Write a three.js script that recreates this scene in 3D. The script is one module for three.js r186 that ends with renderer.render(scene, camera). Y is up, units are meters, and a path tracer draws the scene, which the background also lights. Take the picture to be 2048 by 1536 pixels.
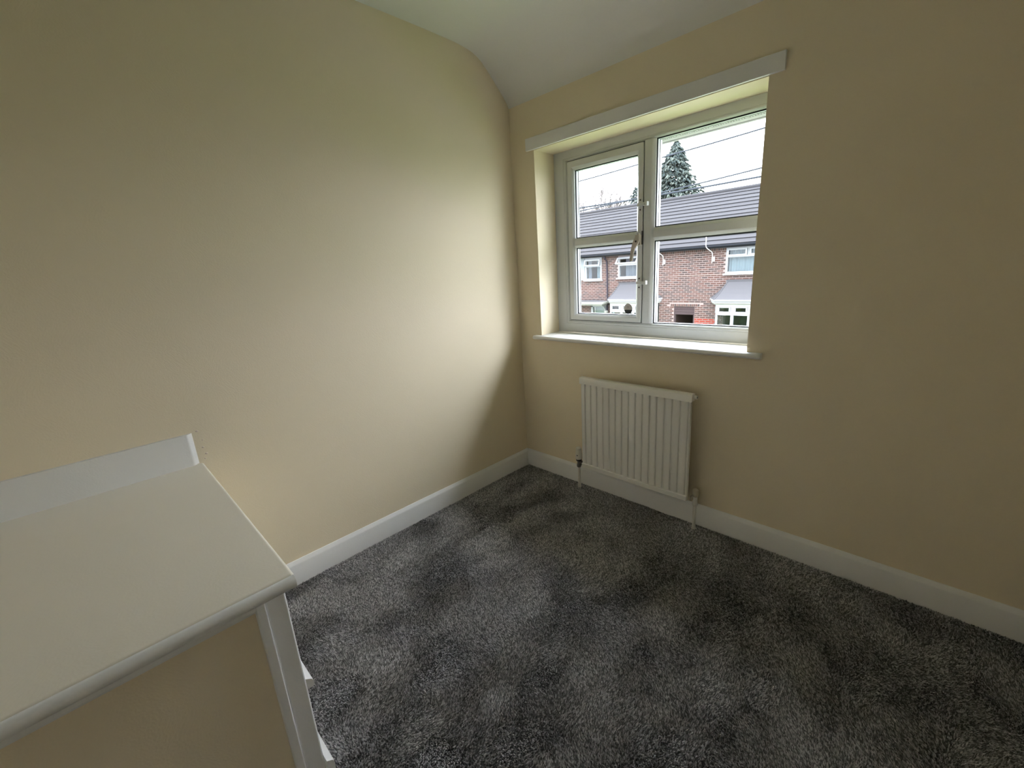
import * as THREE from 'three';
import { RoundedBoxGeometry } from 'three/addons/geometries/RoundedBoxGeometry.js';
import { mergeGeometries } from 'three/addons/utils/BufferGeometryUtils.js';
import { ImprovedNoise } from 'three/addons/math/ImprovedNoise.js';

// ---------------------------------------------------------------- camera, sky, exposure
const scene = new THREE.Scene();
const renderer = new THREE.WebGLRenderer({ antialias: true });
renderer.toneMapping = THREE.LinearToneMapping;
renderer.toneMappingExposure = 7.0;
renderer.shadowMap.enabled = true;

const camera = new THREE.PerspectiveCamera(83.66, 4 / 3, 0.02, 400);
camera.position.set(1.88913, 1.30507, 1.97167);
camera.rotation.set(-0.261818, 0.792936, -0.06344, 'YXZ');

const perlin = new ImprovedNoise();
let seed = 20240611;
const rnd = () => { seed = (seed * 1664525 + 1013904223) >>> 0; return seed / 4294967296; };
const rr = (a, b) => a + (b - a) * rnd();
const fbm = (x, y, z, n = 4) => { let s = 0, a = 0.5, f = 1; for (let i = 0; i < n; i++) { s += a * perlin.noise(x * f, y * f, z * f); a *= 0.5; f *= 2.03; } return s; };

// Bright overcast sky: brighter towards the zenith, with a glow added on the window's side to light the room, broken by soft cloud.
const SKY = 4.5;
{
  const w = 512, h = 256, d = new Float32Array(w * h * 4);
  for (let j = 0; j < h; j++) {
    const el = ((j + 0.5) / h - 0.5) * Math.PI, s = Math.max(0, Math.sin(el));
    for (let i = 0; i < w; i++) {
      const az = (i + 0.5) / w * Math.PI * 2, cx = Math.cos(el) * Math.cos(az), cz = Math.cos(el) * Math.sin(az);
      const n = fbm(cx * 3.1 + 7, Math.sin(el) * 6.5, cz * 3.1 - 3, 5);
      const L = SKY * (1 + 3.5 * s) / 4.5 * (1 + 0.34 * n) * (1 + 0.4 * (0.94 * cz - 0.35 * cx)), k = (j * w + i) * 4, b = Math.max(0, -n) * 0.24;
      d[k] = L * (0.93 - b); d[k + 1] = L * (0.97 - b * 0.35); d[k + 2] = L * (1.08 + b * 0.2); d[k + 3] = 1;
    }
  }
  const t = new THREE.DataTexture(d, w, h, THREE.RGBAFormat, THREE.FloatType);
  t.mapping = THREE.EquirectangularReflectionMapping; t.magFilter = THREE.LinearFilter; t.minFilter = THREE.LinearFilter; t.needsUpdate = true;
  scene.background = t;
}

// ---------------------------------------------------------------- helpers
const used = new Map();
function numbered(n) { const k = used.get(n) ?? 0; used.set(n, k + 1); return k ? n + '_' + String(k).padStart(3, '0') : n; }
function mesh(name, geo, mat, parent) {
  const m = new THREE.Mesh(Array.isArray(geo) ? join(geo) : geo, mat);
  m.name = parent ? name : numbered(name); m.castShadow = m.receiveShadow = true;
  (parent ?? scene).add(m); return m;
}
function join(list) {
  return mergeGeometries(list.map((g) => { const q = g.index ? g.toNonIndexed() : g.clone(); for (const k of Object.keys(q.attributes)) if (!['position', 'normal', 'uv'].includes(k)) q.deleteAttribute(k); if (!q.attributes.uv) uvm(q); return q; }), false);
}
function group(name, parent) { const g = new THREE.Group(); g.name = parent ? name : numbered(name); (parent ?? scene).add(g); return g; }
function tag(o, label, category, grp) { o.userData.label = label; o.userData.category = category; if (grp) o.userData.group = grp; return o; }
function struct(o, label, category) { o.userData.kind = 'structure'; if (label) o.userData.label = label; if (category) o.userData.category = category; return o; }
// uv in metres, from the way each face points
function uvm(g) {
  const p = g.attributes.position, n = g.attributes.normal, uv = new Float32Array(p.count * 2);
  for (let i = 0; i < p.count; i++) {
    const a = Math.abs(n.getX(i)), b = Math.abs(n.getY(i)), c = Math.abs(n.getZ(i)), x = p.getX(i), y = p.getY(i), z = p.getZ(i);
    if (a >= b && a >= c) { uv[2 * i] = z; uv[2 * i + 1] = y; } else if (b >= c) { uv[2 * i] = x; uv[2 * i + 1] = z; } else { uv[2 * i] = x; uv[2 * i + 1] = y; }
  }
  g.setAttribute('uv', new THREE.BufferAttribute(uv, 2)); return g;
}
function bx(x0, x1, y0, y1, z0, z1) { const g = new THREE.BoxGeometry(x1 - x0, y1 - y0, z1 - z0).toNonIndexed(); g.translate((x0 + x1) / 2, (y0 + y1) / 2, (z0 + z1) / 2); return uvm(g); }
function rb(x0, x1, y0, y1, z0, z1, r = 0.003, s = 2) {
  const g = new RoundedBoxGeometry(x1 - x0, y1 - y0, z1 - z0, s, Math.min(r, (x1 - x0) / 2.01, (y1 - y0) / 2.01, (z1 - z0) / 2.01));
  g.translate((x0 + x1) / 2, (y0 + y1) / 2, (z0 + z1) / 2); return uvm(g.index ? g.toNonIndexed() : g);
}
function cyl(x, y0, y1, z, r0, r1 = r0, n = 16) { const g = new THREE.CylinderGeometry(r1, r0, y1 - y0, n); g.translate(x, (y0 + y1) / 2, z); return g; }
function tube(pts, r, seg = 24, n = 8, closed = false) { return new THREE.TubeGeometry(new THREE.CatmullRomCurve3(pts.map((p) => new THREE.Vector3(...p)), closed, 'centripetal'), seg, r, n, closed); }
// polygon [[a,b],...] pushed along an axis: 'x' takes (z,y), 'z' takes (x,y), 'y' takes (x,z)
function prism(poly, axis, t0, t1, crease = 35) {
  const P = (q, t) => axis === 'x' ? [t, q[1], q[0]] : axis === 'z' ? [q[0], q[1], t] : [q[0], t, q[1]];
  const pos = [], tri = THREE.ShapeUtils.triangulateShape(poly.map((q) => new THREE.Vector2(...q)), []);
  const n = poly.length;
  for (let i = 0; i < n; i++) { const a = poly[i], b = poly[(i + 1) % n]; pos.push(...P(a, t0), ...P(b, t0), ...P(b, t1), ...P(a, t0), ...P(b, t1), ...P(a, t1)); }
  for (const [a, b, c] of tri) { pos.push(...P(poly[a], t0), ...P(poly[c], t0), ...P(poly[b], t0), ...P(poly[a], t1), ...P(poly[b], t1), ...P(poly[c], t1)); }
  const g = new THREE.BufferGeometry(); g.setAttribute('position', new THREE.Float32BufferAttribute(pos, 3)); g.computeVertexNormals();
  // smooth the run of small turns in the outline
  const no = g.attributes.normal, en = [];
  for (let i = 0; i < n; i++) en.push(new THREE.Vector3(no.getX(i * 6), no.getY(i * 6), no.getZ(i * 6)));
  const lim = Math.cos(crease * Math.PI / 180);
  for (let i = 0; i < n; i++) {
    const pr = en[(i + n - 1) % n], cu = en[i], nx = en[(i + 1) % n];
    const s = pr.dot(cu) > lim ? pr.clone().add(cu).normalize() : cu, e = nx.dot(cu) > lim ? nx.clone().add(cu).normalize() : cu;
    [s, e, e, s, e, s].forEach((v, k) => no.setXYZ(i * 6 + k, v.x, v.y, v.z));
  }
  return uvm(g);
}
// four mitred members of a rectangular frame; profile = [[share of the width from the outside, z],...]
function frameMembers(x0, x1, y0, y1, w, prof) {
  const sides = [['L', 'B', 'T'], ['R', 'B', 'T'], ['B', 'L', 'R'], ['T', 'L', 'R']], out = [];
  const X = (s, i) => s === 'L' ? x0 + i * w.L : x1 - i * w.R, Y = (s, i) => s === 'B' ? y0 + i * w.B : y1 - i * w.T;
  for (const [s, a, b] of sides) {
    const P = ([i, z], e) => (s === 'L' || s === 'R') ? [X(s, i), Y(e, i), z] : [X(e, i), Y(s, i), z];
    const pos = [], n = prof.length;
    for (let k = 0; k < n; k++) { const p = prof[k], q = prof[(k + 1) % n]; pos.push(...P(p, a), ...P(q, a), ...P(q, b), ...P(p, a), ...P(q, b), ...P(p, b)); }
    for (const [u, v, t] of THREE.ShapeUtils.triangulateShape(prof.map((q) => new THREE.Vector2(...q)), [])) for (const e of [a, b]) pos.push(...P(prof[u], e), ...P(prof[v], e), ...P(prof[t], e));
    const g = new THREE.BufferGeometry(); g.setAttribute('position', new THREE.Float32BufferAttribute(pos, 3)); g.computeVertexNormals(); out.push(uvm(g));
  }
  return out;
}
function grey(size, fn, repeat, srgb = false) {
  const d = new Uint8Array(size * size * 4);
  for (let j = 0; j < size; j++) for (let i = 0; i < size; i++) { const v = fn(i / size, j / size), k = (j * size + i) * 4; if (v.length) { d[k] = v[0]; d[k + 1] = v[1]; d[k + 2] = v[2]; } else d[k] = d[k + 1] = d[k + 2] = Math.max(0, Math.min(255, v * 255)); d[k + 3] = 255; }
  const t = new THREE.DataTexture(d, size, size); t.wrapS = t.wrapT = THREE.RepeatWrapping; t.magFilter = THREE.LinearFilter; t.minFilter = THREE.LinearMipmapLinearFilter; t.generateMipmaps = true;
  t.repeat.set(repeat, repeat); if (srgb) t.colorSpace = THREE.SRGBColorSpace; t.needsUpdate = true; return t;
}
// tileable noise
const tn = (u, v, f, o = 0) => { const a = u * Math.PI * 2, b = v * Math.PI * 2, R = f / (Math.PI * 2); return perlin.noise(Math.cos(a) * R + o, Math.sin(a) * R + 3.1 + Math.cos(b) * R * 0.77, Math.sin(b) * R + o * 0.7); };

// ---------------------------------------------------------------- materials
const C = (r, g, b) => new THREE.Color().setRGB(r, g, b);
const std = (color, roughness, extra = {}) => new THREE.MeshStandardMaterial({ color, roughness, ...extra });
const peel = grey(256, (u, v) => 0.5 + 0.5 * tn(u, v, 60) + 0.25 * tn(u, v, 130, 5), 4);
const paintBump = { bumpMap: peel, bumpScale: 0.00025 };
const M = {
  cream: std(C(0.88, 0.772, 0.565), 0.72, paintBump),
  ceiling: std(C(0.87, 0.86, 0.82), 0.85, paintBump),
  reveal: std(C(0.84, 0.77, 0.66), 0.7, paintBump),
  gloss: std(C(0.87, 0.87, 0.85), 0.38, { bumpMap: peel, bumpScale: 0.00012 }),
  boxTop: std(C(0.87, 0.82, 0.70), 0.45, { bumpMap: peel, bumpScale: 0.00015 }),
  upstand: std(C(0.80, 0.79, 0.74), 0.5, { bumpMap: peel, bumpScale: 0.0002 }),
  upvc: std(C(0.66, 0.675, 0.665), 0.32),
  gasket: std(C(0.012, 0.014, 0.016), 0.6),
  spacer: std(C(0.62, 0.64, 0.68), 0.4),
  handle: std(C(0.56, 0.50, 0.45), 0.45),
  screw: std(C(0.06, 0.05, 0.05), 0.5),
  radiator: std(C(0.88, 0.86, 0.80), 0.35),
  trvHead: std(C(0.80, 0.76, 0.66), 0.45),
  dark: std(C(0.02, 0.018, 0.015), 0.6),
  chrome: std(C(0.30, 0.28, 0.25), 0.3, { metalness: 1 }),
  brass: std(C(0.62, 0.56, 0.42), 0.4),
  pipe: std(C(0.78, 0.76, 0.70), 0.4),
  chip: std(C(0.74, 0.61, 0.50), 0.9),
  backing: std(C(0.035, 0.034, 0.034), 1),
  glass: new THREE.MeshPhysicalMaterial({ color: C(0.97, 0.985, 0.98), roughness: 0, transmission: 1, thickness: 0, ior: 1.5 }),
};

// ---------------------------------------------------------------- room shell
const XR = 2.5, ZF = 2.8, HC = 2.406, HW = 2.171;
const WX0 = 0.1733, WX1 = 1.3233, WY0 = 0.9025, WY1 = 1.9248;
struct(mesh('floor', bx(-0.12, XR + 0.12, -0.16, 0, -0.3, ZF + 0.12), M.backing), 'floor under dark grey cut pile carpet', 'floor');
const wallLeft = struct(mesh('wall_left', bx(-0.12, 0, 0, 2.5, 0, ZF), M.cream), 'long cream painted wall beside the stair box', 'wall');
struct(mesh('wall_right', bx(XR, XR + 0.12, 0, 2.5, -0.3, ZF), M.cream), 'plain cream painted wall facing the long wall', 'wall');
{ // window wall, with the opening cut through
  const s = new THREE.Shape([[-0.12, 0], [XR, 0], [XR, HW + 0.02], [-0.12, HW + 0.02]].map((p) => new THREE.Vector2(...p)));
  s.holes.push(new THREE.Path([[WX0, WY0 - 0.024], [WX1, WY0 - 0.024], [WX1, WY1], [WX0, WY1]].map((p) => new THREE.Vector2(...p))));
  const g = new THREE.ExtrudeGeometry(s, { depth: 0.3, bevelEnabled: false }); g.translate(0, 0, -0.3);
  struct(mesh('wall_back', uvm(g.toNonIndexed()), M.cream), 'cream painted wall with the window and radiator', 'wall');
}
{ // wall with the door, behind the camera
  const s = new THREE.Shape([[-0.12, 0], [XR + 0.12, 0], [XR + 0.12, 2.5], [-0.12, 2.5]].map((p) => new THREE.Vector2(...p)));
  s.holes.push(new THREE.Path([[1.55, 0], [2.33, 0], [2.33, 2.0], [1.55, 2.0]].map((p) => new THREE.Vector2(...p))));
  const g = new THREE.ExtrudeGeometry(s, { depth: 0.12, bevelEnabled: false }); g.translate(0, 0, ZF);
  struct(mesh('wall_front', uvm(g.toNonIndexed()), M.cream), 'cream painted wall with the room door', 'wall');
  const d = struct(group('door_1'), 'white painted flush room door', 'door');
  mesh('door_leaf', rb(1.555, 2.325, 0.006, 1.995, ZF + 0.03, ZF + 0.07), M.gloss, d);
  mesh('door_handle', tube([[1.62, 1.0, ZF + 0.03], [1.62, 1.0, ZF - 0.03], [1.64, 1.0, ZF - 0.04], [1.74, 1.0, ZF - 0.04]], 0.008), M.chrome, d);
}
{ // ceiling: flat, then coved down to the head of the window wall
  const prof = [[ZF + 0.12, HC], [0.9, HC], [0.611, 2.404], [0.445, 2.401], [0.36, 2.398], [0.315, 2.394], [0.275, 2.389], [0.245, 2.382], [0.215, 2.371], [0.184, 2.354], [0.145, 2.322], [0.095, 2.276], [0.042, 2.226], [0.02, 2.203], [0.008, 2.188], [0, HW], [-0.3, HW], [-0.3, 2.42], [ZF + 0.12, 2.62]];
  struct(mesh('ceiling', prism(prof, 'x', -0.12, XR + 0.12), M.ceiling), 'white ceiling coved down to the window wall', 'ceiling');
}
// skirting: flat board with a splayed top
const skirt = (h, t) => [[0, 0], [t, 0], [t, h - 0.018], [t - 0.003, h - 0.012], [0.004, h], [0, h]];
struct(mesh('baseboard_back', prism(skirt(0.1154, 0.016), 'x', 0.016, XR), M.gloss), 'white skirting board under the radiator', 'skirting board');
struct(mesh('baseboard_left', prism(skirt(0.1154, 0.016).map(([a, b]) => [a, b]), 'z', 0, 1.762), M.gloss), 'white skirting board along the long cream wall', 'skirting board');
struct(mesh('baseboard_right', prism(skirt(0.1154, 0.016).map(([a, b]) => [XR - a, b]), 'z', 0.016, ZF), M.gloss), 'white skirting board along the wall opposite', 'skirting board');
// board over the window and the sill
struct(mesh('trim_1', rb(0.124, 1.376, 1.9275, 1.989, 0, 0.014, 0.002), M.gloss), 'flat white board fixed above the window', 'trim');
{
  const g = [prism([[-0.168, WY0 - 0.022], [-0.168, WY0], [0.024, WY0], [0.030, WY0 - 0.003], [0.034, WY0 - 0.009], [0.034, WY0 - 0.015], [0.030, WY0 - 0.0205], [0.024, WY0 - 0.0235], [0.001, WY0 - 0.0235]], 'x', WX0 + 0.0005, WX1 - 0.0005)];
  const nose = [[0.0005, WY0 - 0.0235], [0.0005, WY0], [0.024, WY0], [0.030, WY0 - 0.003], [0.034, WY0 - 0.009], [0.034, WY0 - 0.015], [0.030, WY0 - 0.0205], [0.024, WY0 - 0.0235]];
  g.push(prism(nose, 'x', 0.128, WX0 + 0.0005), prism(nose, 'x', WX1 - 0.0005, 1.384));
  struct(mesh('trim_2', g, M.gloss), 'white window sill board with rounded nose', 'window sill');
}
// plaster chips where the old board end was cut
for (const [y, z, r] of [[0.800, 1.752, 0.0035], [0.762, 1.742, 0.0022], [0.735, 1.746, 0.003], [0.708, 1.741, 0.0035], [0.69, 1.748, 0.0025], [0.742, 1.70, 0.0015]]) {
  const g = new THREE.IcosahedronGeometry(r, 1); g.scale(0.35, 1, 1.3); g.translate(0.0005, y, z); mesh('plaster_chip', g, M.chip, wallLeft);
}

// ---------------------------------------------------------------- window
const win = struct(group('window_1'), 'white plastic framed four light window facing the brick terrace', 'window');
const zf = -0.169, zb = zf - 0.07;
{
  const prof = [[0, zb], [0, zf], [0.72, zf], [0.75, zf - 0.0015], [0.78, zf], [0.86, zf], [0.93, zf - 0.003], [1, zf - 0.009], [1, zb]];
  for (const g of frameMembers(0.1745, 1.3225, WY0, 1.9243, { L: 0.0905, R: 0.038, B: 0.075, T: 0.054 }, prof)) mesh('frame_member', g, M.upvc, win);
  // mullion and transom of the fixed lights
  const px = (a, b) => [[a, zb], [a, zf - 0.004], [a + 0.004, zf], [b - 0.016, zf], [b - 0.010, zf - 0.003], [b, zf - 0.010], [b, zb]];
  mesh('mullion', prism(px(0.743, 0.800), 'y', 0.9775, 1.870, 5), M.upvc, win);
  mesh('transom', prism([[zb, 1.399], [zf - 0.010, 1.399], [zf - 0.003, 1.409], [zf, 1.415], [zf, 1.447], [zf - 0.003, 1.453], [zf - 0.010, 1.463], [zb, 1.463]], 'x', 0.800, 1.2845, 5), M.upvc, win);
  // fixed lights: gasket, spacer and pane
  const light = (parent, x0, x1, y0, y1, z) => {
    const g = 0.005;
    mesh('gasket', frameMembers(x0, x1, y0, y1, { L: g, R: g, B: g, T: g }, [[0, z + 0.003], [1, z + 0.003], [1, z], [0, z]]), M.gasket, parent);
    mesh('spacer_bar', frameMembers(x0, x1, y0, y1, { L: 0.004, R: 0.004, B: 0.004, T: 0.004 }, [[0, z - 0.006], [1, z - 0.006], [1, z - 0.018], [0, z - 0.018]]), M.spacer, parent);
    mesh('gasket', frameMembers(x0, x1, y0, y1, { L: g, R: g, B: g, T: g }, [[0, z - 0.020], [1, z - 0.020], [1, z - 0.024], [0, z - 0.024]]), M.gasket, parent);
    mesh('pane', uvm(new THREE.PlaneGeometry(x1 - x0, y1 - y0).toNonIndexed().translate((x0 + x1) / 2, (y0 + y1) / 2, z - 0.001)), M.glass, parent);
  };
  light(win, 0.800, 1.2845, 1.463, 1.870, zf - 0.02);
  light(win, 0.800, 1.2845, 0.9775, 1.399, zf - 0.02);
  // opening sash, its bar and its two lights
  const sash = group('casement_sash', win), zs = zf + 0.004;
  const sp = [[0, zs - 0.055], [0, zs - 0.002], [0.04, zs], [0.66, zs], [0.74, zs - 0.002], [1, zs - 0.010], [1, zs - 0.055]];
  for (const g of frameMembers(0.2710, 0.7395, 0.9815, 1.8645, { L: 0.042, R: 0.0345, B: 0.035, T: 0.0475 }, sp)) mesh('sash_member', g, M.upvc, sash);
  mesh('sash_bar', prism([[zs - 0.055, 1.399], [zs - 0.010, 1.399], [zs - 0.002, 1.409], [zs, 1.413], [zs, 1.437], [zs - 0.002, 1.442], [zs - 0.010, 1.452], [zs - 0.055, 1.452]], 'x', 0.313, 0.705, 5), M.upvc, sash);
  light(sash, 0.313, 0.705, 1.452, 1.817, zs - 0.022);
  light(sash, 0.313, 0.705, 1.0165, 1.399, zs - 0.022);
  mesh('weather_seal', frameMembers(0.2655, 0.7425, 0.978, 1.8695, { L: 0.0055, R: 0.003, B: 0.0035, T: 0.005 }, [[0, zf - 0.009], [1, zf - 0.009], [1, zf - 0.014], [0, zf - 0.014]]), M.gasket, sash);
  // lever handle: boss and a curved blade that hangs down over the glass
  const hz = zs + 0.012;
  const blade = new THREE.Shape();
  blade.moveTo(0.7385, 1.438); blade.quadraticCurveTo(0.716, 1.428, 0.704, 1.396); blade.quadraticCurveTo(0.692, 1.362, 0.688, 1.309);
  blade.quadraticCurveTo(0.6935, 1.303, 0.699, 1.309); blade.quadraticCurveTo(0.702, 1.345, 0.712, 1.371); blade.quadraticCurveTo(0.723, 1.378, 0.731, 1.392); blade.lineTo(0.7385, 1.405);
  const hg = new THREE.ExtrudeGeometry(blade, { depth: 0.009, bevelEnabled: true, bevelSize: 0.002, bevelThickness: 0.002, bevelSegments: 2, curveSegments: 8 }); hg.translate(-0.004, 0, hz);
  mesh('handle_lever', hg, M.handle, sash);
  const scr = (x, y, z, r = 0.0042) => { const g = new THREE.CylinderGeometry(r, r, 0.003, 10); g.rotateX(Math.PI / 2); g.translate(x, y, z); return g; };
  mesh('handle_screw', scr(0.718, 1.402, hz + 0.012, 0.005), M.screw, sash);
  mesh('handle_boss', rb(0.706, 0.738, 1.382, 1.436, zs - 0.001, hz + 0.001, 0.004), M.handle, sash);
  mesh('keep_slot', bx(0.7385, 0.7425, 1.385, 1.452, zf - 0.002, zf + 0.007), M.screw, sash);
  for (const y of [1.578, 1.1925]) {
    mesh('stop_plate', rb(0.722, 0.7395, y - 0.036, y + 0.034, zs - 0.001, zs + 0.005, 0.002), M.upvc, sash);
    mesh('stop_arm', [rb(0.718, 0.768, y - 0.008, y + 0.008, zs + 0.004, zs + 0.017, 0.003), rb(0.764, 0.775, y - 0.010, y + 0.011, zs - 0.002, zs + 0.020, 0.003)], M.upvc, sash);
    mesh('stop_screw', [scr(0.7305, y + 0.022, zs + 0.0055), scr(0.7305, y - 0.024, zs + 0.0055)], M.screw, sash);
  }
}
{ // small two tone disc stuck on the glass
  const o = group('window_disc'); o.position.set(0.6545, 1.053, zf - 0.0155);
  tag(o, 'small round grey and black disc stuck on the sash glass', 'sticker');
  const seg = (a0, a1, m, name) => { const s = new THREE.Shape(); for (let k = 0; k <= 24; k++) { const a = a0 + (a1 - a0) * k / 24; (k ? s.lineTo : s.moveTo).call(s, 0.0255 * Math.cos(a), 0.0285 * Math.sin(a)); } s.closePath(); const g = new THREE.ExtrudeGeometry(s, { depth: 0.0022, bevelEnabled: false }); return mesh(name, g, m, o); };
  const a = Math.asin(-0.22 / 1);
  seg(a, Math.PI - a, std(C(0.42, 0.39, 0.36), 0.5), 'upper_face'); seg(Math.PI - a, Math.PI * 2 + a, M.gasket, 'lower_face');
  mesh('cross_mark', [tube([[-0.006, 0.006, 0.0025], [0.006, 0.014, 0.0025]], 0.0007, 4, 5), tube([[-0.006, 0.014, 0.0025], [0.006, 0.006, 0.0025]], 0.0007, 4, 5)], std(C(0.2, 0.18, 0.16), 0.6), o);
}

// ---------------------------------------------------------------- radiator and its valves
{
  const r = group('panel_radiator'); r.position.set(0.826, 0, 0.05);
  tag(r, 'white ribbed panel radiator on the wall under the window', 'radiator');
  const X0 = -0.308, X1 = 0.308, zf2 = 0.036, pitch = 0.0385;
  const o = [[X0, zf2 - 0.013], [X0, zf2 - 0.004], [X0 + 0.004, zf2]];
  for (let k = 0; k < 16; k++) {
    const g = X0 + 0.0245 + k * pitch + 0.0; if (g + 0.012 > X1) break;
    o.push([g - 0.004, zf2], [g - 0.0012, zf2 - 0.0015], [g + 0.001, zf2 - 0.0065], [g + 0.0035, zf2 - 0.0072], [g + 0.0062, zf2 - 0.0062], [g + 0.0085, zf2 - 0.0015], [g + 0.0115, zf2]);
  }
  o.push([X1 - 0.004, zf2], [X1, zf2 - 0.004], [X1, zf2 - 0.013]);
  const panel = prism(o.map(([a, b]) => [a, b]), 'y', 0.186, 0.668, 50);
  mesh('front_panel', panel, M.radiator, r);
  mesh('bottom_channel', rb(X0, X1, 0.161, 0.1865, zf2 - 0.016, zf2 + 0.007, 0.003), M.radiator, r);
  mesh('top_cover', prism([[0.008, 0.668], [0.008, 0.7005], [0.012, 0.7035], [zf2 - 0.002, 0.7035], [zf2 + 0.003, 0.7015], [zf2 + 0.005, 0.697], [zf2 + 0.005, 0.666], [zf2 + 0.0005, 0.666], [zf2 + 0.0005, 0.668]], 'x', X0 - 0.006, X1 + 0.004, 50), M.radiator, r);
  for (const x of [-0.2, 0.2]) mesh('wall_bracket', bx(x - 0.02, x + 0.02, 0.24, 0.62, -0.05, zf2 - 0.013), M.radiator, r);
  const b = new THREE.CylinderGeometry(0.009, 0.009, 0.012, 14); b.rotateZ(Math.PI / 2); b.translate(X1 + 0.010, 0.684, 0.010);
  const c = new THREE.CylinderGeometry(0.0045, 0.0045, 0.013, 8); c.rotateZ(Math.PI / 2); c.translate(X1 + 0.0105, 0.684, 0.010);
  mesh('bleed_valve', b, M.radiator, r); mesh('bleed_pin', c, M.chrome, r);
}
const lathe = (pts, x, z, n = 20) => { const g = new THREE.LatheGeometry(pts.map((p) => new THREE.Vector2(...p)), n); g.translate(x, 0, z); return g; };
{ // thermostatic valve by the corner end of the radiator
  const v = group('thermostatic_valve'); v.position.set(0.474, 0, 0.058);
  tag(v, 'thermostatic valve with slotted cream head on its pipe beside the radiator', 'valve');
  mesh('pipe', [cyl(0, 0, 0.148, 0, 0.0075), cyl(0, 0, 0.022, 0, 0.011, 0.0095)], M.pipe, v);
  mesh('valve_body', [lathe([[0, 0.136], [0.012, 0.137], [0.0135, 0.146], [0.012, 0.156], [0.010, 0.158], [0.010, 0.172], [0.014, 0.175], [0.0155, 0.186], [0, 0.187]], 0, 0), tube([[0.004, 0.165, 0], [0.018, 0.166, 0.001], [0.037, 0.168, 0.002]], 0.0085, 8, 10), rb(0.014, 0.025, 0.155, 0.178, -0.011, 0.013, 0.003)], M.chrome, v);
  mesh('valve_head', lathe([[0, 0.187], [0.0185, 0.188], [0.020, 0.193], [0.020, 0.222], [0.0175, 0.236], [0.016, 0.256], [0.014, 0.261], [0, 0.263]], 0, 0, 28), M.trvHead, v);
  for (let k = 0; k < 12; k++) { const g = bx(-0.0018, 0.0018, 0.229, 0.2595, 0.0125, 0.0196); g.rotateX(-0.055); g.translate(0, 0, 0.0115); g.translate(0, 0, -0.011); g.rotateY(k * Math.PI / 6 + 0.2); mesh('slot', g, M.dark, v); }
  mesh('collar', lathe([[0, 0.180], [0.0172, 0.1805], [0.0172, 0.189], [0, 0.189]], 0, 0), M.dark, v);
  const t = new THREE.Shape([[0, 0], [0.006, 0.007], [-0.006, 0.007]].map((p) => new THREE.Vector2(...p))); const tg = new THREE.ExtrudeGeometry(t, { depth: 0.001, bevelEnabled: false }); tg.translate(0, 0.212, 0.0196); tg.rotateY(0.15); mesh('setting_mark', tg, M.dark, v);
}
{ // lockshield at the other end
  const v = group('lockshield_valve'); v.position.set(1.163, 0, 0.055);
  tag(v, 'small brass and white lockshield valve on its pipe beside the radiator', 'valve');
  mesh('pipe', [cyl(0, 0, 0.145, 0, 0.0078), cyl(0, 0, 0.020, 0, 0.011, 0.0095)], M.pipe, v);
  mesh('valve_body', [lathe([[0, 0.132], [0.0105, 0.133], [0.0125, 0.140], [0.0125, 0.153], [0.010, 0.156], [0.0105, 0.180], [0, 0.182]], 0, 0)], M.pipe, v);
  mesh('union_nut', [tube([[-0.024, 0.168, 0.002], [-0.006, 0.167, 0.001]], 0.006, 6, 10), rb(-0.023, -0.012, 0.156, 0.180, -0.011, 0.013, 0.003)], M.brass, v);
  mesh('valve_cap', lathe([[0, 0.181], [0.0115, 0.182], [0.0150, 0.196], [0.0145, 0.214], [0.0125, 0.219], [0, 0.220]], 0, 0, 22), M.brass, v);
}

// ---------------------------------------------------------------- stair box
{
  const b = group('stair_box');
  tag(b, 'boxed in stair bulkhead with cream top and white nosing against the long wall', 'stair box');
  const Z0 = 1.777, ZE = ZF - 0.001, XF = 0.902;
  mesh('front_panel', bx(XF - 0.02, XF, 0.0, 0.654, 1.838, ZE), M.cream, b);
  mesh('end_panel', bx(0.001, XF - 0.004, 0.0, 0.654, Z0, Z0 + 0.018), M.cream, b);
  // top board, its nosing strip and the moulding under it
  mesh('top_board', rb(0.001, 0.940, 0.656, 0.6788, 1.7575, ZE, 0.0075, 4), M.boxTop, b);
  mesh('nosing', prism([[0.9405, 0.6565], [0.9405, 0.6765], [0.9425, 0.678], [0.948, 0.677], [0.9545, 0.6725], [0.9575, 0.666], [0.9565, 0.658], [0.952, 0.6515], [0.945, 0.6485], [0.930, 0.6485], [0.905, 0.6485], [0.905, 0.6555]], 'z', 1.7605, ZE, 50), M.gloss, b);
  mesh('scotia_moulding', prism([[XF, 0.6485], [XF + 0.044, 0.6485], [XF + 0.044, 0.643], [XF + 0.038, 0.640], [XF + 0.038, 0.635], [XF + 0.030, 0.631], [XF + 0.029, 0.625], [XF + 0.022, 0.620], [XF, 0.618]], 'z', 1.8435, ZE, 20), M.gloss, b);
  // corner boards
  mesh('corner_board', rb(XF - 0.035, XF + 0.006, 0.001, 0.648, 1.7765, 1.821, 0.005, 4), M.gloss, b);
  mesh('cover_strip', rb(XF - 0.018, XF + 0.0115, 0.001, 0.648, 1.820, 1.8405, 0.0035, 4), M.gloss, b);
  // board standing on the top against the wall, end cut at an angle
  mesh('upstand', prism([[0.0005, 1.769], [0.011, 1.781], [0.0135, 1.785], [0.0145, 1.79], [0.0145, ZE], [0.0005, ZE]], 'y', 0.679, 0.798), M.upstand, b);
  // rails on the end of the box
  const rail = (y, h, x1) => mesh('end_rail', prism([[Z0, y], [Z0 - 0.017, y], [Z0 - 0.017, y + h - 0.016], [Z0 - 0.013, y + h - 0.009], [Z0, y + h]], 'x', 0.018, x1), M.gloss, b);
  rail(0.0, 0.1154, 0.928); rail(0.333, 0.032, 0.905);
}

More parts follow.
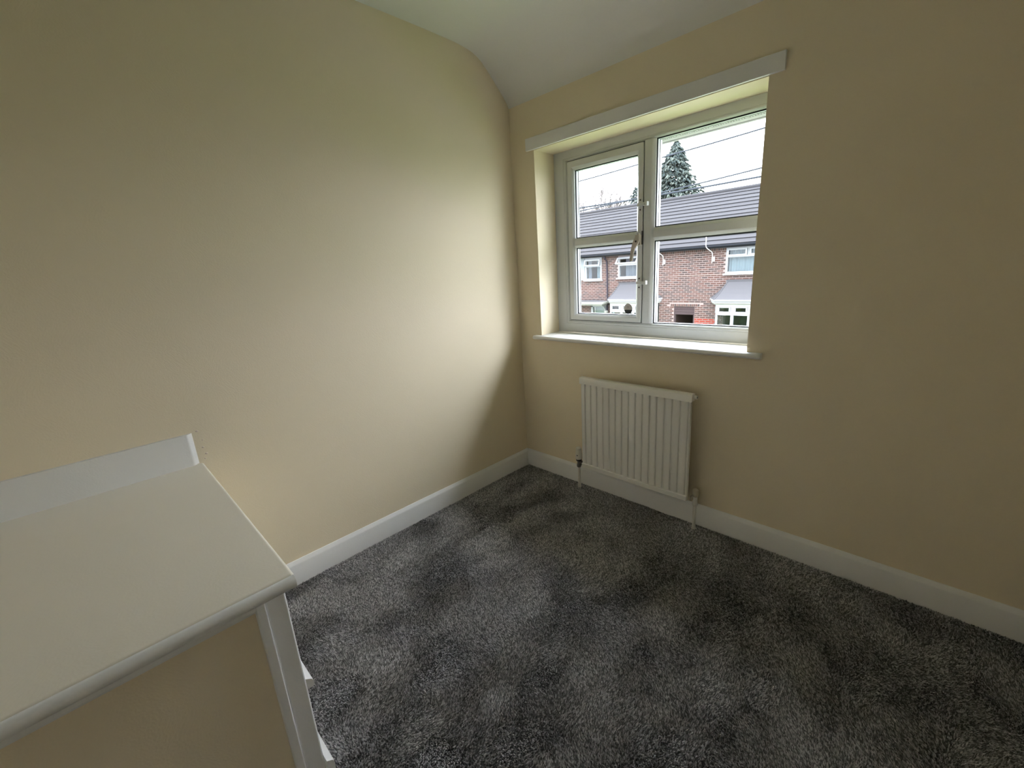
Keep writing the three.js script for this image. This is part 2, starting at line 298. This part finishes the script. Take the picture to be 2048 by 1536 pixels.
// ---------------------------------------------------------------- carpet pile
{
  const s = 0.0033, spots = [];
  const leanAt = (x, z) => [fbm(x * 6.5, 1.7, z * 4.2, 2), fbm(x * 6.5 + 40, 9.1, z * 4.2, 2), fbm(x * 2.1 + 11, 4, z * 3.3, 2)];
  const lean = (v) => 0.68 * Math.tanh(v * 1.4); // brushed one way or the other, as feet and the vacuum cleaner leave it
  let row = 0;
  for (let z = 0.017; z < ZF - 0.003; z += s * 0.9, row++) for (let x = 0.017 + (row % 2) * s / 2; x < XR - 0.018; x += s) {
    if (z > 1.76 && x < 0.925) continue;
    spots.push([x + rr(-1, 1) * s * 0.45, z + rr(-1, 1) * s * 0.45]);
  }
  const g = new THREE.CylinderGeometry(0.0007, 0.0019, 0.0068, 4, 2, true); g.translate(0, 0.0034, 0);
  { const p = g.attributes.position; for (let i = 0; i < p.count; i++) { const t = p.getY(i) / 0.0068; p.setX(i, p.getX(i) + 0.0008 * t * t); } g.computeVertexNormals(); }
  const pile = new THREE.InstancedMesh(g, std(C(1, 1, 1), 0.95), spots.length);
  const m = new THREE.Matrix4(), q = new THREE.Quaternion(), e = new THREE.Euler(), sc = new THREE.Vector3(), ps = new THREE.Vector3(), col = new THREE.Color();
  spots.forEach(([x, z], i) => {
    const [a, b, c] = leanAt(x, z);
    e.set(lean(3.4 * b + 1.6 * c) + rr(-0.3, 0.3), rr(0, 6.28), -lean(3.4 * a) + rr(-0.3, 0.3), 'XZY');
    q.setFromEuler(e); const k = rr(0.8, 1.2); sc.set(k, k * rr(0.85, 1.15), k); ps.set(x, 0.0002, z); m.compose(ps, q, sc); pile.setMatrixAt(i, m);
    const t = rnd(), v = t < 0.26 ? rr(0.66, 0.82) : t < 0.58 ? rr(0.36, 0.54) : rr(0.13, 0.25);
    col.setRGB(v * 1.0, v * 0.99, v * 1.0); pile.setColorAt(i, col);
  });
  pile.name = 'carpet_pile'; pile.castShadow = pile.receiveShadow = true; pile.userData = { kind: 'stuff', label: 'dark grey flecked cut pile carpet covering the floor', category: 'carpet' };
  scene.add(pile);
}

// ================================================================ outside
const ZW = -16.5, GY = -2.95;
// dull outdoor surfaces, weathered and without sheen
const mat = (color) => new THREE.MeshPhysicalMaterial({ color, roughness: 1, specularIntensity: 0.12 });
const O = {
  mortar: mat(C(0.170, 0.135, 0.122)),
  bricks: [[0.054, 0.034, 0.029], [0.066, 0.038, 0.031], [0.044, 0.031, 0.028], [0.074, 0.043, 0.036], [0.038, 0.029, 0.027], [0.062, 0.033, 0.027]].map((c) => mat(C(...c))),
  redBrick: mat(C(0.16, 0.024, 0.015)),
  tile: [0, 1, 2].map((k) => mat(C(0.0270 + 0.0015 * k, 0.0265 + 0.0015 * k, 0.0278 + 0.0015 * k))),
  lead: mat(C(0.050, 0.049, 0.051)),
  white: mat(C(0.25, 0.255, 0.26)),
  offWhite: mat(C(0.22, 0.22, 0.19)),
  black: mat(C(0.010, 0.011, 0.013)),
  downpipe: mat(C(0.028, 0.024, 0.030)),
  brown: mat(C(0.042, 0.030, 0.030)),
  net: mat(C(0.11, 0.125, 0.13)),
  drape: mat(C(0.10, 0.098, 0.11)),
  room: mat(C(0.19, 0.185, 0.175)),
  pane: new THREE.MeshPhysicalMaterial({ color: C(0.80, 0.90, 0.92), roughness: 0.02, transmission: 1, thickness: 0, ior: 1.45 }),
  grass: mat(C(0.085, 0.12, 0.045)),
  tarmac: mat(C(0.13, 0.13, 0.135)),
  paving: mat(C(0.34, 0.33, 0.31)),
  cable: mat(C(0.03, 0.034, 0.04)),
  conduit: mat(C(0.72, 0.72, 0.74)),
  bark: mat(C(0.14, 0.125, 0.12)),
};
// own eaves: soffit with its vent slots, fascia and gutter
{
  const o = group('roof_eaves'); tag(o, 'white plastic soffit with slotted vent above the outside of the window', 'eaves');
  const y = 1.956, X0 = -1.2, X1 = 3.2;
  mesh('soffit_board', bx(X0, X1, y, y + 0.01, -0.525, -0.301), O.white, o);
  mesh('soffit_board', bx(X0, X1, y, y + 0.01, -0.640, -0.592), O.white, o);
  mesh('vent_backing', bx(X0, X1, y + 0.09, y + 0.10, -0.640, -0.305), O.white, o);
  const bars = []; let n = 0;
  for (let x = X0; x < X1; x += 0.0125, n++) bars.push(bx(x, x + (n % 14 === 13 ? 0.014 : 0.0065), y, y + 0.006, -0.590, -0.527));
  mesh('vent_bars', bars, O.white, o).userData.kind = 'stuff';
  mesh('fascia_board', rb(X0, X1, y - 0.006, y + 0.19, -0.664, -0.642, 0.002), O.white, o);
  mesh('rafter_cover', prism([[-0.30, 1.97], [-0.664, 2.15], [-0.664, 2.17], [-0.30, 2.44]], 'x', X0, X1), O.tile[0], o);
}
// ground
struct(mesh('street_ground', bx(-60, 30, GY - 0.2, GY, -60, -0.3), O.grass), 'green front gardens below the window', 'ground');
struct(mesh('street_road', bx(-60, 30, GY, GY + 0.02, -12.2, -6.2), O.tarmac), 'tarmac street between the houses', 'road');
{ // hedge along the own front garden, mirrored in the windows opposite
  const h = group('garden_hedge'); tag(h, 'clipped green hedge along the front garden by the street', 'hedge'); h.position.set(-4, GY, -5.2);
  const parts = []; for (let k = 0; k < 900; k++) { const g = new THREE.IcosahedronGeometry(rr(0.10, 0.2), 0); g.scale(1.2, 0.8, 1); g.rotateY(rr(0, 3)); g.translate(rr(-9, 8), rr(0.1, 1.15), rr(-0.35, 0.35)); parts.push(g); }
  parts.push(bx(-9, 8, 0, 1.1, -0.3, 0.3)); const f = mesh('foliage', parts, mat(C(0.075, 0.13, 0.035)), h); f.userData.kind = 'stuff';
}

// ---------------------------------------------------------------- the terrace opposite
{
  const T = group('terraced_houses'); T.position.set(0, 0, 0);
  tag(T, 'red brick terrace with grey tiled roof and bay windows across the street', 'house');
  const X0 = -17, X1 = 3, EY = 1.62;
  const holes = [[-11.10, -10.14, 0.52, 1.575], [-9.23, -8.15, 0.57, 1.53], [-4.42, -2.45, 0.60, 1.58], [-6.46, -5.56, GY, -0.72], [-9.0, -7.15, -2.1, -0.56], [-4.4, -2.35, -2.1, -0.56], [-10.75, -9.95, GY, -0.74]];
  const sh = new THREE.Shape([[X0, GY], [X1, GY], [X1, EY], [X0, EY]].map((p) => new THREE.Vector2(...p)));
  for (const [a, b, c, d] of holes) sh.holes.push(new THREE.Path([[a, Math.max(c, GY + 0.001)], [b, Math.max(c, GY + 0.001)], [b, d], [a, d]].map((p) => new THREE.Vector2(...p))));
  const wg = new THREE.ExtrudeGeometry(sh, { depth: 0.25, bevelEnabled: false }); wg.translate(0, 0, ZW - 0.25);
  const wall = mesh('brick_wall', uvm(wg.toNonIndexed()), O.mortar, T);
  // bricks one by one
  const cw = 0.240, ch = 0.0815, bw = 0.213, bh = 0.052, list = [];
  const clear = (x0, x1, y0, y1) => holes.every(([a, b, c, d]) => x1 <= a || x0 >= b || y1 <= c || y0 >= d);
  let r = 0;
  for (let y = -1.92; y < 1.47; y += ch, r++) for (let x = -12.4 + (r % 2) * cw / 2; x < -2.6; x += cw) {
    let x0 = x, x1 = x + bw;
    for (const [a, b, c, d] of holes) if (y + bh > c && y < d) { if (x0 < a && x1 > a - 0.012) x1 = Math.min(x1, a - 0.012); if (x1 > b && x0 < b + 0.012) x0 = Math.max(x0, b + 0.012); }
    if (x1 - x0 > 0.05 && clear(x0, x1, y, y + bh) && !(x1 > -6.62 && x0 < -5.40 && y + bh > -0.715 && y < -0.60)) list.push([x0, x1, y, y + bh]);
  }
  for (let x = -12.4; x < -2.6; x += 0.0815) if (clear(x, x + 0.062, 1.49, 1.60)) list.push([x, x + 0.062, 1.495, 1.60]);
  const tone = (b) => { const [x0, , y0] = b; if (y0 < -1.22 && x0 > -5.56 && x0 < -4.72) return O.redBrick; return O.bricks[Math.floor(rnd() * 6)]; };
  const cam = camera.position, seen = list.filter((b) => b[0] > -7.3 && b[2] > -1.4).sort((p, q) => ((p[0] - cam.x) ** 2 + (p[2] - cam.y) ** 2) - ((q[0] - cam.x) ** 2 + (q[2] - cam.y) ** 2));
  // leave out what the bays hide when choosing the 300 that show
  const shown = new Set(seen.filter((b) => !(b[2] < 0.15 && (b[0] > -4.55 || b[0] < -6.95))).slice(0, 300));
  const cache = new Map(), rest = new Map();
  for (const b of list) {
    const m = tone(b), w = b[1] - b[0], h = b[3] - b[2], key = w.toFixed(3) + h.toFixed(3);
    if (!cache.has(key)) cache.set(key, bx(-w / 2, w / 2, -h / 2, h / 2, -0.012, 0.010));
    const at = [(b[0] + b[1]) / 2, (b[2] + b[3]) / 2, ZW + rr(-0.002, 0.002)];
    if (shown.has(b)) { const k = mesh('brick', cache.get(key), m, wall); k.position.set(...at); } else { if (!rest.has(m)) rest.set(m, []); const g = cache.get(key).clone(); g.translate(...at); rest.get(m).push(g); }
  }
  for (const [m, gs] of rest) mesh('brickwork', gs, m, wall).userData.kind = 'stuff';
  mesh('string_course', bx(-12.4, -4.43, 0.568, 0.588, ZW, ZW + 0.022), mat(C(0.19, 0.145, 0.125)), T);
  mesh('lintel_course', bx(-6.62, -5.40, -0.712, -0.60, ZW, ZW + 0.004), O.mortar, T);
  { const gs = []; for (let x = -6.60; x < -5.43; x += 0.0835) gs.push(bx(x, x + 0.06, -0.70, -0.612, ZW, ZW + 0.018)); gs.forEach((g, k) => mesh('soldier_brick', g, O.bricks[(k * 5) % 6], T)); }
  // eaves
  mesh('fascia_board', bx(X0, X1, 1.60, 1.70, ZW, ZW + 0.24), O.black, T);
  { const g = new THREE.CylinderGeometry(0.06, 0.06, X1 - X0, 12, 1, false, 0, Math.PI); g.rotateZ(Math.PI / 2); g.rotateX(Math.PI / 2); const h = tube([[X0, 1.665, ZW + 0.30], [X1, 1.665, ZW + 0.30]], 0.055, 2, 10); mesh('gutter', h, O.black, T); }
  mesh('soffit_strip', bx(-12.4, -2.6, 1.585, 1.60, ZW + 0.02, ZW + 0.25), O.lead, T);
  // roof: courses of tiles, each lapped over the one below
  const pit = 33 * Math.PI / 180, N = 14, L = 4.36, ey = 1.70, ez = ZW + 0.30, step = L / N, roof = mesh('roof_deck', prism([[ez, ey - 0.03], [ez - L * Math.cos(pit), ey - 0.03 + L * Math.sin(pit)], [ez - 2 * L * Math.cos(pit), ey - 0.03]], 'x', X0, X1), O.tile[0], T);
  for (let k = 0; k < N; k++) {
    const g = new THREE.BoxGeometry(X1 - X0, 0.020, step + 0.06); g.rotateX(pit - 0.10);
    const c = (k + 0.5) * step + 0.01; g.translate((X0 + X1) / 2, ey + c * Math.sin(pit) + 0.030, ez - c * Math.cos(pit)); mesh('tile_course', uvm(g.toNonIndexed()), O.tile[k % 3], roof);
  }
  { const g = tube([[X0, ey + L * Math.sin(pit) + 0.0, ez - L * Math.cos(pit)], [X1, ey + L * Math.sin(pit) + 0.0, ez - L * Math.cos(pit)]], 0.12, 2, 12); mesh('ridge_tiles', g, O.tile[1], roof); }
  // windows: frame bars, panes, what hangs behind
  function houseWindow(x0, x1, y0, y1, bars, panes, opt = {}) {
    const z = ZW + 0.03, f = 0.07, gs = [...frameMembers(x0, x1, y0, y1, { L: f, R: f, B: f, T: f }, [[0, z - 0.08], [0, z], [1, z], [1, z - 0.08]]), bx(x0 - 0.06, x1 + 0.06, y0 - 0.05, y0 + 0.01, z - 0.04, z + 0.08), ...bars.map(([a, b, c, d], k) => bx(a + 0.01, b - 0.01, c, d, z - 0.075, z - 0.004 - 0.004 * k))];
    const w = mesh('upstairs_window', gs, O.white, T);
    for (const [a, b, c, d] of panes) mesh('pane', new THREE.PlaneGeometry(b - a, d - c).translate((a + b) / 2, (c + d) / 2, z - 0.04), O.pane, w);
    const rm = new THREE.BoxGeometry(x1 - x0 + 0.7, 2.3, 3.4); rm.translate((x0 + x1) / 2, 0.5, ZW - 0.252 - 1.7); // inside of the room
    { const idx = rm.index.array, keep = []; for (let f2 = 0; f2 < 6; f2++) if (f2 !== 4) for (let q = 0; q < 6; q++) keep.push(idx[f2 * 6 + q]); rm.setIndex(keep); }
    mesh('room_inside', rm, O.room, w);
    for (const [a, b, m, amp] of opt.curtains ?? []) {
      const g = new THREE.PlaneGeometry(b - a, y1 - y0 - 0.06, 60, 1), p = g.attributes.position; for (let i = 0; i < p.count; i++) p.setZ(i, amp * Math.sin(p.getX(i) * 62) + amp * 0.5 * Math.sin(p.getX(i) * 23));
      g.computeVertexNormals(); g.translate((a + b) / 2, (y0 + y1) / 2, z - 0.16); mesh('curtain', g, m, w);
    }
    return w;
  }
  const w1 = houseWindow(-11.10, -10.14, 0.52, 1.575, [[-11.10, -10.14, 1.14, 1.20]], [[-11.03, -10.21, 0.59, 1.14], [-11.03, -10.21, 1.20, 1.505]], { curtains: [[-11.03, -10.80, O.drape, 0.02], [-10.5, -10.21, O.net, 0.02]] });
  mesh('side_panel', bx(-11.75, -11.12, 0.52, 1.59, ZW, ZW + 0.03), mat(C(0.16, 0.175, 0.18)), T);
  const sashBars = (a, b, c, d, z) => frameMembers(a, b, c, d, { L: 0.06, R: 0.06, B: 0.06, T: 0.06 }, [[0, z - 0.05], [0, z], [1, z], [1, z - 0.05]]);
  const tilt = (gs, y, z, a) => gs.map((g) => { g.translate(0, -y, -z); g.rotateX(a); g.translate(0, y, z); return g; });
  mesh('top_light', tilt(sashBars(-11.10, -10.20, 1.19, 1.50, ZW + 0.085), 1.50, ZW + 0.085, -0.25), O.white, w1);
  const w2 = houseWindow(-9.23, -8.15, 0.57, 1.53, [[-9.23, -8.15, 1.13, 1.19]], [[-9.16, -8.22, 0.64, 1.13]], { curtains: [[-8.9, -8.3, O.drape, 0.03]] });
  mesh('top_light', tilt(sashBars(-9.25, -8.17, 1.16, 1.50, ZW + 0.085), 1.50, ZW + 0.085, -0.62), O.white, w2);
  const w3 = houseWindow(-4.42, -2.45, 0.60, 1.58, [[-4.42, -2.45, 1.215, 1.275], [-3.66, -3.58, 1.24, 1.58]], [[-4.35, -2.52, 0.67, 1.215], [-4.35, -3.66, 1.275, 1.51], [-3.58, -2.52, 1.275, 1.51]], { curtains: [[-4.34, -2.53, O.net, 0.025]] });
  mesh('top_light', [...sashBars(-4.38, -3.665, 1.26, 1.54, ZW + 0.06), ...sashBars(-3.575, -2.85, 1.26, 1.54, ZW + 0.06)], O.white, w3);
  // bays with bell cast roofs
  function bay(xl, xr, tl, tr) { // xl, xr: eaves corners at the wall; tl, tr: top of the roof at the wall
    const zF = ZW + 0.78, fl = xl + 0.44, fr = xr - 0.44, prof = [[0, 1], [0.18, 0.80], [0.40, 0.55], [0.64, 0.30], [0.84, 0.12], [1, 0.0]], yt = 0.30, ye = -0.35;
    const ring = ([s, v]) => { const y = ye + (yt - ye) * v, z0 = ZW + 0.12 * (1 - s) + 0.0, lerp = (a, b) => a + (b - a) * s; return [[lerp(tl, xl), y, ZW], [lerp(tl, fl), y, lerp(ZW + 0.10, zF)], [lerp(tr, fr), y, lerp(ZW + 0.10, zF)], [lerp(tr, xr), y, ZW]]; };
    const pos = [], tri = (a, b, c) => pos.push(...a, ...b, ...c), rings = prof.map(ring);
    for (let i = 0; i + 1 < rings.length; i++) for (let k = 0; k < 3; k++) { const [a, b] = [rings[i][k], rings[i][k + 1]], [c, d] = [rings[i + 1][k], rings[i + 1][k + 1]]; tri(a, c, d); tri(a, d, b); }
    tri(rings[0][0], rings[0][1], rings[0][2]); tri(rings[0][0], rings[0][2], rings[0][3]);
    const g = new THREE.BufferGeometry(); g.setAttribute('position', new THREE.Float32BufferAttribute(pos, 3)); g.computeVertexNormals();
    const bw = mesh('bay_window', uvm(g), O.lead, T);
    for (const k of [1, 2]) mesh('hip_roll', tube(rings.map((q) => q[k]), 0.025, 12, 6), O.lead, bw);
    mesh('top_flashing', bx(tl - 0.05, tr + 0.05, 0.28, 0.37, ZW, ZW + 0.12), O.lead, bw);
    const loop = (o, y0, y1, m, name) => { const P = [[xl + o * 0.7, ZW], [fl + o * 0.3, zF - o], [fr - o * 0.3, zF - o], [xr - o * 0.7, ZW]]; return mesh(name, prism(P, 'y', y0, y1), m, bw); };
    loop(0.0, -0.41, -0.352, O.white, 'gutter'); loop(0.07, -0.50, -0.41, O.white, 'fascia'); loop(0.13, -0.56, -0.50, O.offWhite, 'frieze');
    // glazed sides and front
    const in_ = 0.14, A = [xl + in_ + 0.12, ZW], B = [fl + 0.06, zF - in_], Cc = [fr - 0.06, zF - in_], D = [xr - in_ - 0.12, ZW], yb = -1.9, ym = -0.93;
    const seg = (P, Q, n, open) => {
      const len = Math.hypot(Q[0] - P[0], Q[1] - P[1]), a = -Math.atan2(Q[1] - P[1], Q[0] - P[0]), put = (g) => { g.rotateY(a); g.translate(P[0], 0, P[1]); return g; }, gs = [bx(0, len, -0.62, -0.56, -0.07, 0), bx(0, len, yb, yb + 0.08, -0.07, 0), bx(0, len, ym - 0.03, ym + 0.05, -0.068, -0.002)];
      for (let k = 0; k <= n; k++) { const x = k * len / n; gs.push(bx(Math.max(0, x - 0.05), Math.min(len, x + 0.05), yb + 0.002, -0.562, -0.066, 0.004)); }
      mesh('bay_frame', gs.map(put), O.white, bw);
      for (let k = 0; k < n; k++) { const x = (k + 0.5) * len / n, w = len / n - 0.1; mesh('pane', put(new THREE.PlaneGeometry(w, ym - 0.03 - yb - 0.08).translate(x, (ym - 0.03 + yb + 0.08) / 2, -0.035)), O.pane, bw); mesh('pane', put(new THREE.PlaneGeometry(w, -0.62 - ym - 0.05).translate(x, (-0.62 + ym + 0.05) / 2, -0.035)), O.pane, bw);
        mesh('top_light', sashBars(x - w / 2 + 0.01, x + w / 2 - 0.01, ym + 0.05, -0.61, 0.02).map(put), O.white, bw); }
    };
    seg(A, B, 1); seg(B, Cc, 3); seg(Cc, D, 1);
    const rm = new THREE.BoxGeometry(xr - xl - 0.1, 2.2, 3.6); rm.translate((xl + xr) / 2, -1.78, ZW - 0.252 - 1.8);
    { const idx = rm.index.array, keep = []; for (let f2 = 0; f2 < 6; f2++) if (f2 !== 4) for (let q = 0; q < 6; q++) keep.push(idx[f2 * 6 + q]); rm.setIndex(keep); }
    mesh('room_inside', rm, O.room, bw);
    const base = [[A[0], ZW], [B[0], B[1]], [Cc[0], Cc[1]], [D[0], ZW]]; mesh('bay_base', prism(base, 'y', GY, yb), O.bricks[0], bw);
  }
  bay(-9.78, -7.00, -9.09, -7.65); bay(-4.96, -2.15, -4.27, -2.85);
  // door canopy, door and lamp at the far house
  { const c = mesh('door_canopy', prism([[-11.8, -0.46], [-10.3, -0.46], [-9.75, -0.52], [-9.72, -0.60], [-11.8, -0.60]], 'z', ZW, ZW + 0.6), O.lead, T);
    mesh('canopy_edge', [bx(-11.8, -9.72, -0.60, -0.50, ZW + 0.56, ZW + 0.64), bx(-9.78, -9.70, -0.60, -0.50, ZW, ZW + 0.6), bx(-11.8, -9.80, -0.68, -0.60, ZW, ZW + 0.54)], O.offWhite, c);
    mesh('canopy_bracket', prism([[ZW, -0.68], [ZW + 0.5, -0.68], [ZW + 0.34, -0.74], [ZW + 0.12, -0.95], [ZW, -1.25]], 'x', -9.92, -9.85), O.white, c);
    const d = mesh('front_door', [bx(-10.78, -10.68, GY, -0.72, ZW - 0.08, ZW + 0.02), bx(-10.02, -9.92, GY, -0.72, ZW - 0.08, ZW + 0.02), bx(-10.78, -9.92, -0.80, -0.72, ZW - 0.08, ZW + 0.02), bx(-10.68, -10.02, GY, -1.9, ZW - 0.06, ZW - 0.02)], O.white, T);
    mesh('pane', new THREE.PlaneGeometry(0.66, 1.1).translate(-10.35, -1.35, ZW - 0.04), O.pane, d); mesh('door_inside', bx(-10.68, -10.02, GY, -0.8, ZW - 0.25, ZW - 0.2), O.room, d);
    const lamp = new THREE.SphereGeometry(0.10, 14, 10); lamp.scale(1, 0.8, 1); lamp.translate(-9.80, -1.02, ZW + 0.16); mesh('porch_lamp', [lamp, bx(-9.83, -9.77, -1.04, -0.98, ZW, ZW + 0.1)], O.offWhite, T); }
  // passage between the houses: boards over a dark opening
  { for (let k = 0; k < 3; k++) mesh('passage_board', rb(-6.47, -5.55, -0.735 - (k + 1) * 0.112 + 0.006, -0.735 - k * 0.112, ZW - 0.06, ZW - 0.02, 0.006), O.brown, T);
    for (const x of [-6.46, -5.62]) mesh('passage_post', bx(x, x + 0.06, GY, -1.07, ZW - 0.10, ZW - 0.02), O.brown, T);
    const rm = new THREE.BoxGeometry(0.92, 2.25, 6); rm.translate(-6.01, GY + 1.12, ZW - 3.26); { const idx = rm.index.array, keep = []; for (let f2 = 0; f2 < 6; f2++) if (f2 !== 4) for (let q = 0; q < 6; q++) keep.push(idx[f2 * 6 + q]); rm.setIndex(keep); } mesh('passage_inside', rm, O.bricks[0], T); }
  // downpipe and the swan neck cable brackets
  mesh('downpipe', tube([[-9.84, 1.62, ZW + 0.28], [-9.84, 1.52, ZW + 0.24], [-9.83, 1.40, ZW + 0.08], [-9.82, 1.2, ZW + 0.06], [-9.80, -1, ZW + 0.06], [-9.80, GY, ZW + 0.06]], 0.042, 60, 8), O.downpipe, T);
  for (const [x, y] of [[-7.12, 2.02], [-5.05, 2.03]]) {
    const p = mesh('cable_bracket', tube([[x - 0.02, y + 0.06, ZW + 0.42], [x - 0.02, 1.80, ZW + 0.42], [x - 0.01, 1.66, ZW + 0.40], [x + 0.10, 1.46, ZW + 0.10], [x + 0.11, 1.40, ZW + 0.05], [x + 0.11, 1.05, ZW + 0.05]], 0.014, 40, 7), O.conduit, T);
    mesh('insulator', rb(x + 0.13, x + 0.20, 1.10, 1.28, ZW, ZW + 0.06, 0.01), O.conduit, p);
  }
}
// ---------------------------------------------------------------- overhead cables
{
  const cab = (name, label, pts, r) => tag(mesh(name, tube(pts, r, 40, 6), O.cable), label, 'cable', 'overhead cables along the street');
  cab('overhead_cable', 'topmost overhead cable crossing the sky above the terrace', [[-16, 3.2, -7], [-9, 3.13, -7], [-4.58, 3.18, -7], [-2.6, 3.27, -7], [-0.7, 3.36, -7], [4, 3.7, -7], [9, 4.1, -7]], 0.014);
  cab('overhead_cable', 'thin overhead cable running across the thick one above the ridge', [[-16, 2.62, -7], [-9, 2.52, -7], [-4.55, 2.53, -7], [-2.55, 2.62, -7], [-0.7, 2.735, -7], [4, 3.1, -7], [9, 3.5, -7]], 0.014);
  cab('overhead_cable', 'thick lowest overhead cable crossing just above the roof ridge', [[-20, 3.15, -9], [-12, 2.95, -9], [-6.04, 2.885, -9], [-4.16, 2.865, -9], [-2.61, 2.872, -9], [-1.27, 2.885, -9], [5, 3.05, -9], [10, 3.3, -9]], 0.022);
}
// ---------------------------------------------------------------- trees behind the terrace
function conifer(x, z, top, R0, slope, label, n) {
  const t = group('conifer_tree'); t.position.set(x, GY, z); tag(t, label, 'tree', 'trees beyond the terrace');
  const H = top - GY; mesh('trunk', cyl(0, 0, H * 0.97, 0, 0.28, 0.03, 10), O.bark, t);
  const tones = [[0.028, 0.036, 0.033], [0.042, 0.050, 0.044], [0.020, 0.027, 0.026], [0.058, 0.068, 0.058]], bins = tones.map(() => []);
  for (let k = 0; k < n; k++) { // drooping sprays of fine leaf, gathered into uneven boughs
    const u = Math.pow(rnd(), 0.6), a = rr(0, 6.283), bough = Math.floor(a * 2.2 + u * 37), hb = Math.sin(bough * 12.9898) * 43758.5453, jit = hb - Math.floor(hb);
    const y = H - u * H * 0.6, Rm = Math.min(R0, 0.16 + slope * (H - y)) * (0.66 + 0.46 * jit), rad = Rm * Math.sqrt(rr(0.10, 1)), s = rr(0.09, 0.19);
    const g = new THREE.OctahedronGeometry(1, 0), p = g.attributes.position; for (let i = 0; i < p.count; i++) { const x = p.getX(i); p.setX(i, x * s * 1.5); p.setY(i, p.getY(i) * s * 0.6 - Math.max(0, x) * s * 1.3); p.setZ(i, p.getZ(i) * s * 0.6); }
    g.rotateX(rr(-0.9, 0.9)); g.rotateY(-a + rr(-0.9, 0.9)); g.translate(Math.cos(a) * rad, y + rad * 0.12 - 0.35 * Math.pow(rad / Math.max(0.3, Rm), 2) * Rm * 0.5, Math.sin(a) * rad); g.computeVertexNormals(); bins[Math.floor(rnd() * 4)].push(uvm(g));
  }
  bins.forEach((b, i) => { mesh('foliage', b, mat(C(...tones[i])), t).userData.kind = 'stuff'; });
}
conifer(-16.75, -38.5, 11.35, 2.35, 0.50, 'tall grey green conifer rising above the terrace roof', 7500);
conifer(-21.1, -39.5, 8.3, 1.0, 0.5, 'small conifer top between the leafless tree and the tall conifer', 1800);
function bareTree(x, z, base, H, label, sd) {
  const t = group('bare_tree'); t.position.set(x, GY, z); tag(t, label, 'tree', 'trees beyond the terrace'); seed = sd;
  const gs = [], twig = [];
  const grow = (p, d, len, r, lv) => {
    const e = p.clone().addScaledVector(d, len), mid = p.clone().add(e).multiplyScalar(0.5).add(new THREE.Vector3(rr(-1, 1), rr(-1, 1), rr(-1, 1)).multiplyScalar(len * 0.05));
    (lv > 1 ? gs : twig).push(tube([p.toArray(), mid.toArray(), e.toArray()], r, lv > 1 ? 4 : 2, lv > 1 ? 6 : 4)); if (!lv) return;
    const k = lv > 4 ? 4 : 3;
    for (let i = 0; i < k; i++) { const q = d.clone().add(new THREE.Vector3(rr(-1, 1), rr(-0.15, 0.55), rr(-1, 1)).multiplyScalar(0.8)).normalize(); grow(p.clone().lerp(e, i === 0 ? 1 : rr(0.5, 1)), q, len * rr(0.62, 0.82), Math.max(lv < 3 ? 0.034 : 0.042, r * 0.6), lv - 1); }
  };
  grow(new THREE.Vector3(), new THREE.Vector3(0.03, 1, 0).normalize(), base, 0.15, 6);
  const top = Math.max(...gs.concat(twig).map((g) => { g.computeBoundingBox(); return g.boundingBox.max.y; })), k = H / top;
  for (const g of [...gs, ...twig]) g.scale(1, k, 1);
  mesh('branches', gs, O.bark, t); mesh('twigs', twig, O.bark, t).userData.kind = 'stuff';
}
bareTree(-19.3, -29.5, 3.4, 10.1, 'leafless tree with fine twigs behind the terrace roof', 77);

renderer.render(scene, camera);
